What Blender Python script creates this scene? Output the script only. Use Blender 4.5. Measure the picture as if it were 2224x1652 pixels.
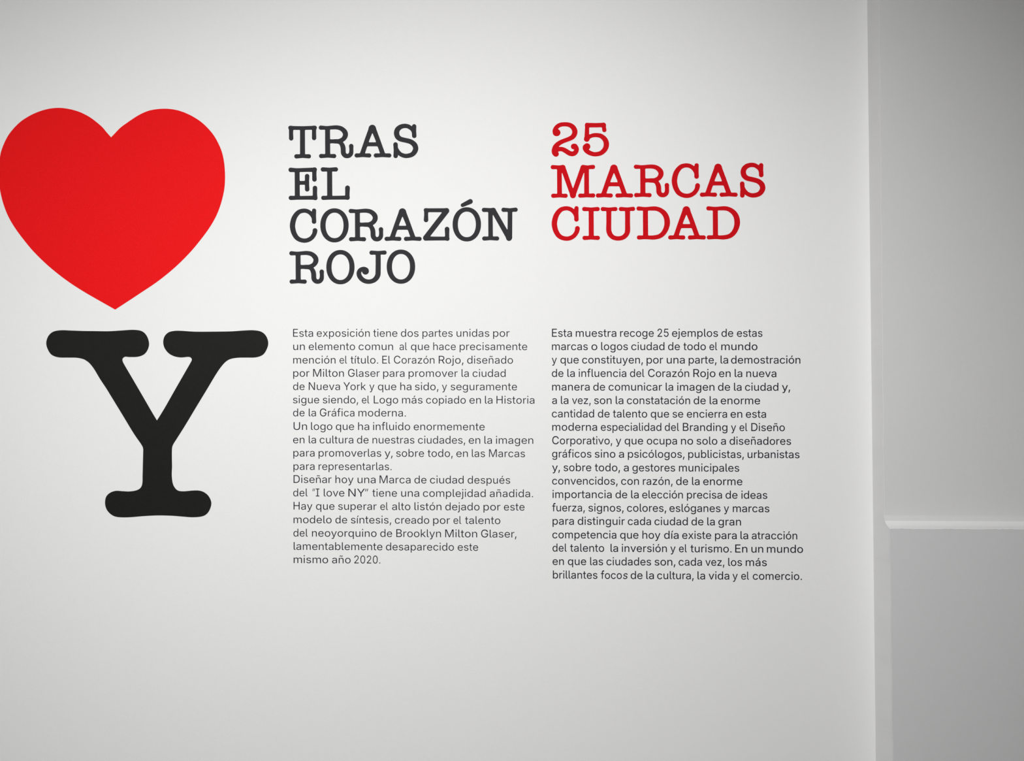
import bpy, math
from mathutils import Vector, Matrix
from mathutils.geometry import tessellate_polygon

for o in list(bpy.data.objects):
    bpy.data.objects.remove(o, do_unlink=True)
SC = bpy.context.scene
COL = SC.collection

# ---------------------------------------------------------------- camera
W, H, F = 2224, 1652, 1900.0            # picture size and focal length in its pixels
D = 1.90                                # camera to lettered wall, metres (about 1 mm per pixel)
YAW, PITCH = math.radians(1.6), math.radians(0.2)
CAM = Vector((0.0, -D, 1.60))
cam_data = bpy.data.cameras.new('camera')
cam_data.sensor_fit = 'HORIZONTAL'
cam_data.sensor_width = 36.0
cam_data.lens = F / W * 36.0
cam_data.clip_start = 0.05
camera = bpy.data.objects.new('camera', cam_data)
COL.objects.link(camera)
camera.location = CAM
camera.rotation_euler = (math.radians(90) + PITCH, 0, YAW)
SC.camera = camera
ROT = Matrix.Rotation(YAW, 3, 'Z') @ Matrix.Rotation(math.radians(90) + PITCH, 3, 'X')


def at(px, py, y=0.0):
    """Point of the plane at depth y (0 = lettered wall) seen at pixel px, py."""
    d = ROT @ Vector(((px - W / 2) / F, -(py - H / 2) / F, -1.0))
    return CAM + d * ((y - CAM.y) / d.y)


# ---------------------------------------------------------------- world and light
world = bpy.data.worlds.new('world')
SC.world = world
world.use_nodes = True
world.node_tree.nodes['Background'].inputs[0].default_value = (0.9, 0.95, 1.0, 1)
world.node_tree.nodes['Background'].inputs[1].default_value = 0.2
SC.view_settings.view_transform = 'Standard'
SC.view_settings.look = 'None'
SC.view_settings.exposure = 0.0
SC.view_settings.gamma = 1.0
SC.view_settings.use_curve_mapping = False


def area_lamp(name, loc, aim, size, power, colour, spread=180):
    l = bpy.data.lights.new(name, 'AREA')
    l.shape = 'DISK'
    l.size = size
    l.energy = power
    l.color = colour
    l.spread = math.radians(spread)
    o = bpy.data.objects.new(name, l)
    COL.objects.link(o)
    o.location = loc
    o.rotation_euler = (Vector(aim) - Vector(loc)).to_track_quat('-Z', 'Y').to_euler()
    return o


def spot_lamp(name, loc, aim, angle, blend, radius, power, colour):
    l = bpy.data.lights.new(name, 'SPOT')
    l.spot_size = math.radians(angle)
    l.spot_blend = blend
    l.shadow_soft_size = radius
    l.energy = power
    l.color = colour
    o = bpy.data.objects.new(name, l)
    COL.objects.link(o)
    o.location = loc
    o.rotation_euler = (Vector(aim) - Vector(loc)).to_track_quat('-Z', 'Y').to_euler()
    return o


area_lamp('room_light', (-0.8, -2.6, 3.4), (-0.8, -2.6, 0), 1.6, 4, (1.0, 1.0, 1.0))
spot_lamp('track_spot', (-0.10, -2.1, 2.36), (-0.08, 0, 1.27), 99, 1.0, 0.12, 164, (1.0, 0.995, 1.0))
spot_lamp('track_spot', (-1.60, -2.1, 2.36), (-1.32, 0, 1.27), 101, 1.0, 0.12, 77, (0.985, 1.0, 0.965))


# sans letter outlines, cap height = 1000: advance, [closed outlines x,y,x,y...]
SANS = {
    'E': [823,[[118,0,738,0,738,112,245,112,245,450,699,450,699,562,245,562,245,888,732,888,732,1000,118,1000]]],
    'U': [1017,[[509,-16,619,-5,669,10,714,30,792,85,850,157,871,199,887,243,899,340,899,1000,772,1000,772,350,764,282,754,251,723,195,678,151,619,119,585,109,509,101,433,109,368,134,315,172,294,195,262,251,252,282,244,350,244,1000,118,1000,118,340,121,290,145,199,166,157,225,85,303,30,398,-5]]],
    'D': [987,[[430,0,507,4,570,15,633,34,689,60,745,99,785,136,820,178,853,234,875,290,892,353,907,500,904,577,876,710,853,766,820,822,780,873,743,906,690,941,640,965,577,985,507,996,178,1000,122,1000,119,997,118,10,122,0],[248,112,244,115,244,885,248,889,430,888,542,876,584,863,626,843,685,794,700,780,724,747,760,668,782,556,785,500,775,388,743,290,692,213,626,160,584,139,479,115]]],
    'M': [1235,[[234,0,239,3,236,822,241,840,336,570,563,1,668,0,675,7,919,633,990,844,995,836,995,822,992,3,997,0,1109,0,1116,3,1116,178,1116,998,941,1000,934,994,693,367,619,140,565,311,299,997,290,1000,122,1000,118,990,118,10,122,0]]],
    'C': [1003,[[526,-13,600,-8,669,9,734,37,791,74,840,122,881,178,911,243,930,315,803,315,788,267,765,225,737,188,702,158,663,135,574,107,481,107,399,130,327,176,269,243,227,331,206,438,206,561,227,669,269,757,326,824,361,850,438,884,526,896,620,883,702,842,737,812,765,776,788,733,803,685,930,685,910,758,861,852,816,904,733,964,669,991,563,1012,463,1010,403,998,347,978,295,951,248,916,205,875,168,827,137,773,112,713,94,647,79,499,94,352,112,287,137,227,168,172,205,125,248,83,295,49,347,22,403,2,463,-10]]],
    'R': [883,[[241,0,245,3,244,388,479,391,486,387,692,3,696,0,836,0,839,3,619,407,612,409,689,447,717,473,745,500,784,570,802,654,801,738,784,815,745,885,720,913,654,960,570,990,465,1000,122,1000,118,990,118,10,122,0],[248,502,245,507,245,885,248,888,493,887,584,864,625,836,657,794,673,745,679,689,673,640,659,598,626,553,556,514,458,501]]],
    'G': [1023,[[528,-13,586,-10,692,15,784,65,857,135,910,226,926,278,936,334,940,503,556,503,556,391,854,391,815,398,806,314,779,242,735,183,678,140,608,113,569,106,483,107,400,130,327,176,296,207,246,285,214,382,203,499,214,617,246,715,295,793,360,850,436,884,521,896,620,882,662,864,733,809,761,773,802,685,932,685,899,788,864,847,819,899,765,943,703,977,597,1008,521,1013,458,1010,400,998,344,978,293,951,245,916,203,875,167,827,136,773,111,713,93,647,83,576,83,423,93,353,111,287,136,227,167,173,204,125,246,84,294,49,346,22,403,2,463,-10]]],
    'N': [1029,[[241,0,245,3,246,570,236,829,241,838,351,647,759,2,906,0,910,3,911,990,910,997,906,1000,787,1000,784,997,785,311,792,171,792,164,787,157,712,297,270,997,262,1000,122,1000,119,997,118,10,122,0]]],
    'Y': [928,[[519,0,527,3,527,409,893,997,890,1000,757,1000,747,997,554,681,484,556,470,525,463,519,408,626,180,997,176,1000,43,1000,34,997,400,409,400,10,400,3,407,0]]],
    'H': [1016,[[118,0,245,0,245,456,771,456,771,0,898,0,898,1000,771,1000,771,568,245,568,245,1000,118,1000]]],
    'L': [772,[[118,0,710,0,710,112,245,112,245,1000,118,1000]]],
    'B': [897,[[118,0,485,0,592,9,677,35,712,54,767,102,802,163,819,231,820,305,804,371,756,447,714,483,667,506,619,515,619,524,700,562,734,591,760,629,777,677,783,735,774,805,749,869,706,923,646,964,610,980,524,998,118,1000],[245,112,245,454,488,454,549,447,601,429,642,399,673,361,692,317,699,268,696,236,670,180,619,137,581,123,481,112],[245,561,245,888,472,888,556,877,588,863,614,843,649,793,660,732,654,683,635,642,605,608,566,582,520,566,468,561]]],
    'I': [591,[[61,0,530,0,530,112,359,112,359,888,530,888,530,1000,61,1000,61,888,232,888,232,112,61,112]]],
    '2': [891,[[126,0,765,0,765,111,300,111,300,119,566,397,683,540,729,624,744,677,749,732,739,808,710,875,663,932,601,976,527,1004,442,1013,357,1004,281,976,218,930,169,869,139,796,129,711,250,711,255,766,273,813,301,851,339,880,385,897,440,903,491,898,537,883,575,857,605,823,623,780,630,730,625,685,611,642,587,600,535,531,126,93]]],
    '5': [891,[[435,-13,526,-3,568,11,642,54,702,113,744,188,758,229,768,321,763,390,745,454,698,537,632,601,578,631,485,654,399,651,349,639,263,593,296,889,720,889,720,1000,189,1000,132,497,252,483,285,508,329,528,378,540,428,544,488,537,540,515,583,480,616,435,637,380,644,319,638,258,617,205,585,160,543,127,492,105,435,98,385,103,341,118,302,143,271,175,250,213,240,256,117,256,122,219,144,150,163,118,212,64,275,22,312,6,350,-5]]],
    ' ': [369,[]],
    '0': [891,[[446,-13,499,-10,549,2,594,21,636,47,673,81,705,122,755,223,773,283,794,421,797,499,786,649,773,716,755,776,704,878,635,952,594,979,548,998,499,1010,446,1013,392,1010,343,998,298,979,256,952,187,878,136,776,118,716,97,577,94,499,104,349,117,283,135,223,186,122,218,81,255,47,297,21,342,2,392,-10],[446,97,410,100,348,124,320,145,275,203,242,283,230,330,215,499,230,670,242,717,275,797,320,855,348,876,410,900,446,903,513,891,543,876,570,855,616,797,649,717,661,670,676,499,661,330,649,283,616,203,570,145,543,124,513,109]]],
    'a': [765,[[314,-17,374,-12,423,2,464,22,495,45,536,96,544,96,544,0,662,0,660,501,646,565,602,634,562,665,517,687,423,707,351,709,261,693,205,671,154,639,112,595,81,537,197,505,231,555,293,595,335,607,385,611,432,606,471,594,502,574,524,548,537,514,542,470,537,448,521,433,459,418,298,398,197,375,152,356,114,331,85,297,66,254,60,199,68,136,79,108,112,60,158,23,186,9,247,-10],[335,84,255,96,224,112,200,133,185,160,181,193,186,230,203,257,230,278,264,293,345,310,510,336,542,350,542,255,536,212,518,172,488,137,448,108,397,90]]],
    'b': [834,[[451,-16,539,-4,616,30,650,54,705,117,727,156,757,245,765,295,765,402,744,498,727,540,679,612,615,665,578,685,496,708,450,712,387,705,337,688,299,664,232,589,223,589,223,1000,103,1000,103,0,220,0,220,108,232,108,271,58,300,31,339,7,389,-10],[433,86,370,95,343,105,318,120,276,160,235,243,221,350,235,455,276,537,317,576,342,590,400,607,433,609,466,607,525,590,550,575,591,534,632,452,645,350,631,246,591,162,549,121,524,106,466,88]]],
    'c': [778,[[407,-16,512,-1,602,39,671,104,696,144,713,189,598,216,573,164,532,122,477,95,407,86,372,88,311,106,285,122,243,163,213,217,191,312,195,414,213,477,243,530,285,572,340,600,407,609,476,600,531,573,571,534,595,483,711,511,693,555,668,594,637,628,558,679,461,706,407,710,312,698,230,664,161,610,134,576,91,495,78,449,67,346,78,245,91,199,110,157,161,85,230,30,269,10,358,-13]]],
    'd': [834,[[384,-16,446,-10,496,7,564,58,603,108,615,108,615,0,731,0,731,1000,611,1000,611,589,602,589,565,638,536,664,497,688,448,705,385,712,297,698,257,685,186,641,156,612,108,540,77,451,70,402,70,295,90,199,107,156,155,84,219,30,256,10,339,-13],[402,86,338,95,310,106,285,121,243,162,203,246,189,350,203,452,243,534,284,575,309,590,368,607,402,609,435,607,493,590,518,576,559,537,599,455,613,350,599,243,559,160,517,120,492,105,465,95]]],
    'e': [794,[[421,-16,526,-1,610,35,659,72,691,113,714,162,711,169,603,194,584,162,561,134,532,113,456,88,414,85,351,93,323,102,276,127,246,155,217,197,197,253,193,309,197,313,204,313,722,313,730,316,728,393,714,484,669,582,603,649,554,677,498,697,435,708,358,707,267,683,190,638,134,575,108,533,79,449,67,344,78,246,107,162,161,85,232,29,316,-4,393,-13],[197,408,192,414,195,442,215,498,246,543,316,593,372,607,463,602,512,581,547,551,558,540,584,498,605,414,603,409]]],
    'f': [499,[[276,0,279,3,279,598,283,603,290,604,444,604,448,612,448,696,444,700,283,700,279,703,279,787,286,850,304,887,339,911,381,919,444,908,449,913,476,1025,472,1030,437,1042,367,1049,318,1043,262,1020,222,990,189,948,167,892,158,822,157,700,17,700,13,696,15,605,150,604,158,598,158,10,159,3,164,0]]],
    'g': [836,[[407,-296,533,-280,606,-251,665,-205,689,-177,721,-106,732,-17,732,700,615,700,615,588,605,588,566,638,537,665,498,688,448,704,385,710,298,698,258,685,187,641,157,612,108,541,77,454,70,405,70,300,90,207,108,166,131,130,187,72,259,32,339,11,446,14,496,29,534,51,563,77,602,126,612,126,612,-11,608,-55,598,-92,580,-123,555,-148,524,-167,450,-189,349,-187,303,-173,267,-154,239,-130,199,-80,99,-136,126,-178,162,-216,207,-249,295,-284],[403,109,339,117,311,126,286,140,244,177,203,255,189,355,203,455,243,535,285,575,310,590,369,607,403,609,466,601,494,590,519,576,560,538,601,458,614,355,600,252,559,175,518,139,493,126,436,111]]],
    'h': [806,[[219,0,223,3,223,416,230,472,248,521,276,556,317,586,366,602,450,605,513,581,535,563,557,535,579,472,582,3,590,0,695,0,702,3,700,486,695,520,670,591,632,642,576,681,485,710,408,709,331,685,268,642,226,583,223,591,222,997,219,1000,107,1000,104,997,103,10,107,0]]],
    'i': [328,[[103,0,223,0,223,700,103,700],[95,870,235,870,235,1000,95,1000]]],
    'j': [328,[[103,700,103,-57,97,-106,80,-141,49,-163,-19,-170,-19,-281,73,-274,127,-254,169,-222,210,-151,223,-59,223,700],[94,870,234,870,234,1000,94,1000]]],
    'l': [372,[[274,-5,355,5,334,100,287,96,255,101,236,115,227,141,223,1000,103,1000,103,156,114,88,145,37,198,6]]],
    'k': [748,[[219,0,223,3,223,248,220,255,303,329,576,3,583,0,723,0,729,3,398,395,396,402,682,675,704,696,695,700,562,700,555,696,240,394,226,392,223,395,222,997,219,1000,107,1000,104,997,103,10,107,0]]],
    'm': [1199,[[103,0,223,0,223,439,229,491,247,534,275,567,310,591,350,605,392,610,450,601,497,574,529,532,539,479,539,0,659,0,659,456,664,498,679,536,703,567,736,590,776,605,823,610,880,602,929,577,949,558,972,504,974,0,1095,0,1095,471,1087,545,1077,578,1045,631,1003,671,950,698,858,713,801,708,748,692,702,667,663,633,633,592,614,544,631,544,621,579,607,612,565,666,506,701,431,713,384,708,338,694,297,671,260,638,231,596,211,545,221,545,220,700,103,700]]],
    'n': [805,[[219,0,223,3,223,416,230,472,253,528,282,562,317,586,366,602,450,605,513,581,535,563,557,535,579,472,583,2,695,0,702,3,701,220,700,486,683,563,667,595,625,647,583,678,548,694,485,708,408,707,331,685,274,647,226,583,220,591,219,697,212,700,107,700,103,696,103,10,107,0]]],
    'o': [816,[[407,-16,457,-13,547,10,587,30,655,85,706,157,725,199,746,294,749,346,746,399,725,495,706,537,655,610,587,664,547,684,457,707,407,710,358,707,269,684,230,664,161,610,110,537,91,495,70,399,67,346,78,245,91,199,110,157,161,85,230,30,269,10,358,-13],[407,86,372,88,311,106,285,122,243,163,203,247,189,346,203,446,243,530,285,572,311,588,340,600,407,609,476,600,505,588,531,572,574,530,614,446,628,346,614,247,574,163,531,122,505,106,476,95]]],
    'p': [834,[[103,-281,223,-281,223,108,232,108,271,58,301,31,339,7,389,-10,451,-16,496,-13,579,10,616,30,679,84,727,156,757,245,767,348,757,451,727,540,679,612,615,665,578,685,496,707,387,704,337,688,299,664,270,638,232,589,220,589,220,700,103,700],[433,86,370,95,343,105,318,120,276,160,235,243,221,350,235,455,276,537,317,576,342,590,400,607,433,609,466,607,525,590,550,575,591,534,632,452,645,350,631,246,591,162,549,121,524,106,466,88]]],
    'q': [834,[[731,-281,731,700,615,700,615,589,603,589,565,638,536,664,497,688,448,704,339,707,257,685,186,641,130,578,90,498,70,402,70,295,90,199,129,117,155,84,219,30,256,10,339,-13,384,-16,446,-10,496,7,534,31,564,58,602,108,611,108,611,-281],[402,86,338,95,310,106,285,121,243,162,203,246,189,350,203,452,243,534,284,575,309,590,368,607,402,609,435,607,493,590,518,576,559,537,599,455,613,350,599,243,559,160,517,120,492,105,465,95]]],
    'r': [509,[[103,0,223,0,223,437,229,483,247,523,276,556,313,581,357,596,407,601,479,595,479,708,386,708,327,692,300,678,255,640,227,592,219,592,219,700,103,700]]],
    's': [717,[[358,-16,476,0,542,27,594,64,630,112,642,138,651,197,648,231,623,291,602,316,540,357,499,373,282,428,244,449,221,476,213,512,224,552,257,585,307,606,368,614,431,606,477,583,508,549,527,512,637,535,617,584,588,626,548,661,499,687,439,704,368,710,258,695,170,653,128,612,112,588,94,535,92,505,104,438,142,384,205,343,246,327,465,271,499,250,520,223,527,190,515,149,481,115,455,101,393,86,356,84,294,91,244,111,207,146,185,197,70,174,104,92,166,33,252,-3]]],
    't': [447,[[290,-5,374,-5,418,5,397,96,395,99,332,92,290,100,269,112,255,137,248,180,248,600,255,604,395,604,400,607,401,691,400,698,395,700,255,700,248,705,248,859,248,908,241,913,136,913,129,910,129,702,14,698,13,607,17,604,129,604,131,131,157,68,162,61,213,18,276,-2]]],
    'u': [806,[[359,-10,436,1,499,28,536,56,583,121,586,112,586,7,589,0,702,0,702,697,695,700,583,698,582,280,575,224,558,182,548,167,527,140,492,115,443,98,352,96,324,104,268,140,237,189,226,231,223,693,219,700,107,700,103,693,103,259,111,175,135,111,177,56,201,35,254,8,317,-7]]],
    'v': [765,[[325,0,437,0,446,3,728,696,724,700,605,700,598,697,429,255,399,157,388,121,381,113,337,255,167,696,164,700,45,700,36,696,318,3]]],
    'x': [744,[[178,0,182,3,324,206,367,277,374,281,421,206,563,2,696,0,700,3,441,353,678,682,688,696,682,700,556,700,458,563,374,431,199,697,192,700,66,700,59,696,304,360,45,2]]],
    'y': [765,[[185,-285,227,-281,276,-266,311,-244,345,-212,378,-163,728,698,605,700,598,694,430,257,388,123,381,113,375,131,336,257,166,698,35,698,318,-2,278,-114,251,-149,234,-163,206,-174,171,-176,121,-170,94,-268,101,-273,164,-283]]],
    'z': [748,[[82,0,666,0,666,104,248,104,248,111,654,611,654,700,94,700,94,596,499,596,499,590,82,84]]],
    'ñ': [805,[[219,0,223,3,223,416,230,472,253,528,282,562,317,586,366,602,450,605,513,581,535,563,557,535,579,472,583,2,695,0,702,3,701,220,700,486,683,563,667,595,625,647,576,681,485,709,408,708,331,685,274,647,226,583,220,591,219,697,212,700,107,700,103,696,103,10,107,0],[289,847,292,850,302,885,310,898,331,905,359,896,443,854,492,844,534,855,567,885,589,934,596,990,590,997,583,997,520,997,513,990,499,948,492,942,478,938,443,947,387,981,342,997,317,1000,268,988,235,955,218,913,208,850,212,847]]],
    'ó': [816,[[407,-16,457,-13,547,10,587,30,655,85,706,157,725,199,746,294,749,346,746,399,725,495,706,537,655,610,587,664,547,684,457,707,407,710,358,707,269,684,230,664,161,610,110,537,91,495,70,399,67,346,78,245,91,199,110,157,161,85,230,30,269,10,358,-13],[407,86,372,88,311,106,285,122,243,163,203,247,189,346,203,446,243,530,285,572,311,588,340,600,407,609,476,600,505,588,531,572,574,530,614,446,628,346,614,247,574,163,531,122,505,106,476,95],[355,799,454,799,583,1000,449,1000]]],
    'á': [765,[[314,-17,374,-12,423,2,464,22,495,45,536,96,544,96,544,0,662,0,660,501,646,565,602,634,562,665,517,687,423,708,351,709,261,693,205,671,154,639,112,595,81,537,197,505,231,555,293,595,335,607,385,611,432,606,471,594,502,574,524,548,537,514,542,470,537,448,521,433,459,418,298,398,197,375,152,356,114,331,85,297,66,254,60,199,68,136,79,108,112,60,158,23,186,9,247,-10],[335,84,255,96,224,112,200,133,185,160,181,193,186,230,203,257,230,278,264,293,345,310,510,336,542,350,542,255,536,212,518,172,488,137,448,108,397,90],[319,799,417,799,547,1000,413,1000]]],
    'í': [328,[[103,0,223,0,223,700,103,700],[111,799,210,799,340,1000,205,1000]]],
    'é': [794,[[421,-16,526,-1,610,35,659,72,691,113,714,162,711,169,603,194,584,162,561,134,532,113,456,88,414,85,351,93,323,102,276,127,246,155,217,197,197,253,193,309,197,313,204,313,722,313,730,316,728,400,714,484,669,582,603,649,554,677,498,697,435,709,358,707,267,683,190,638,134,575,108,533,79,449,67,344,78,246,107,162,161,85,232,29,316,-4,393,-13],[197,408,192,414,195,442,215,498,246,543,316,593,372,607,463,602,512,581,547,551,558,540,584,498,605,414,603,409],[442,799,449,803,573,995,568,1000,442,998,351,806,351,799]]],
    'ú': [806,[[359,-10,436,1,499,28,536,56,583,121,586,112,586,7,589,0,702,0,702,697,695,700,583,698,582,280,575,224,558,182,548,167,527,140,492,115,443,98,352,96,324,104,268,140,237,189,226,231,223,693,219,700,107,700,103,693,103,259,111,175,135,111,177,56,201,35,254,8,317,-7],[443,799,450,802,574,994,569,1000,450,1000,443,997,353,805,359,799]]],
    '.': [369,[[117,0,257,0,257,135,117,135]]],
    ',': [369,[[74,-235,166,-235,269,140,133,140]]],
    '“': [440,[[30,660,115,660,215,1000,125,1000],[220,660,305,660,405,1000,315,1000]]],
    '”': [440,[[30,660,115,660,215,1000,125,1000],[220,660,305,660,405,1000,315,1000]]],
}
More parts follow.
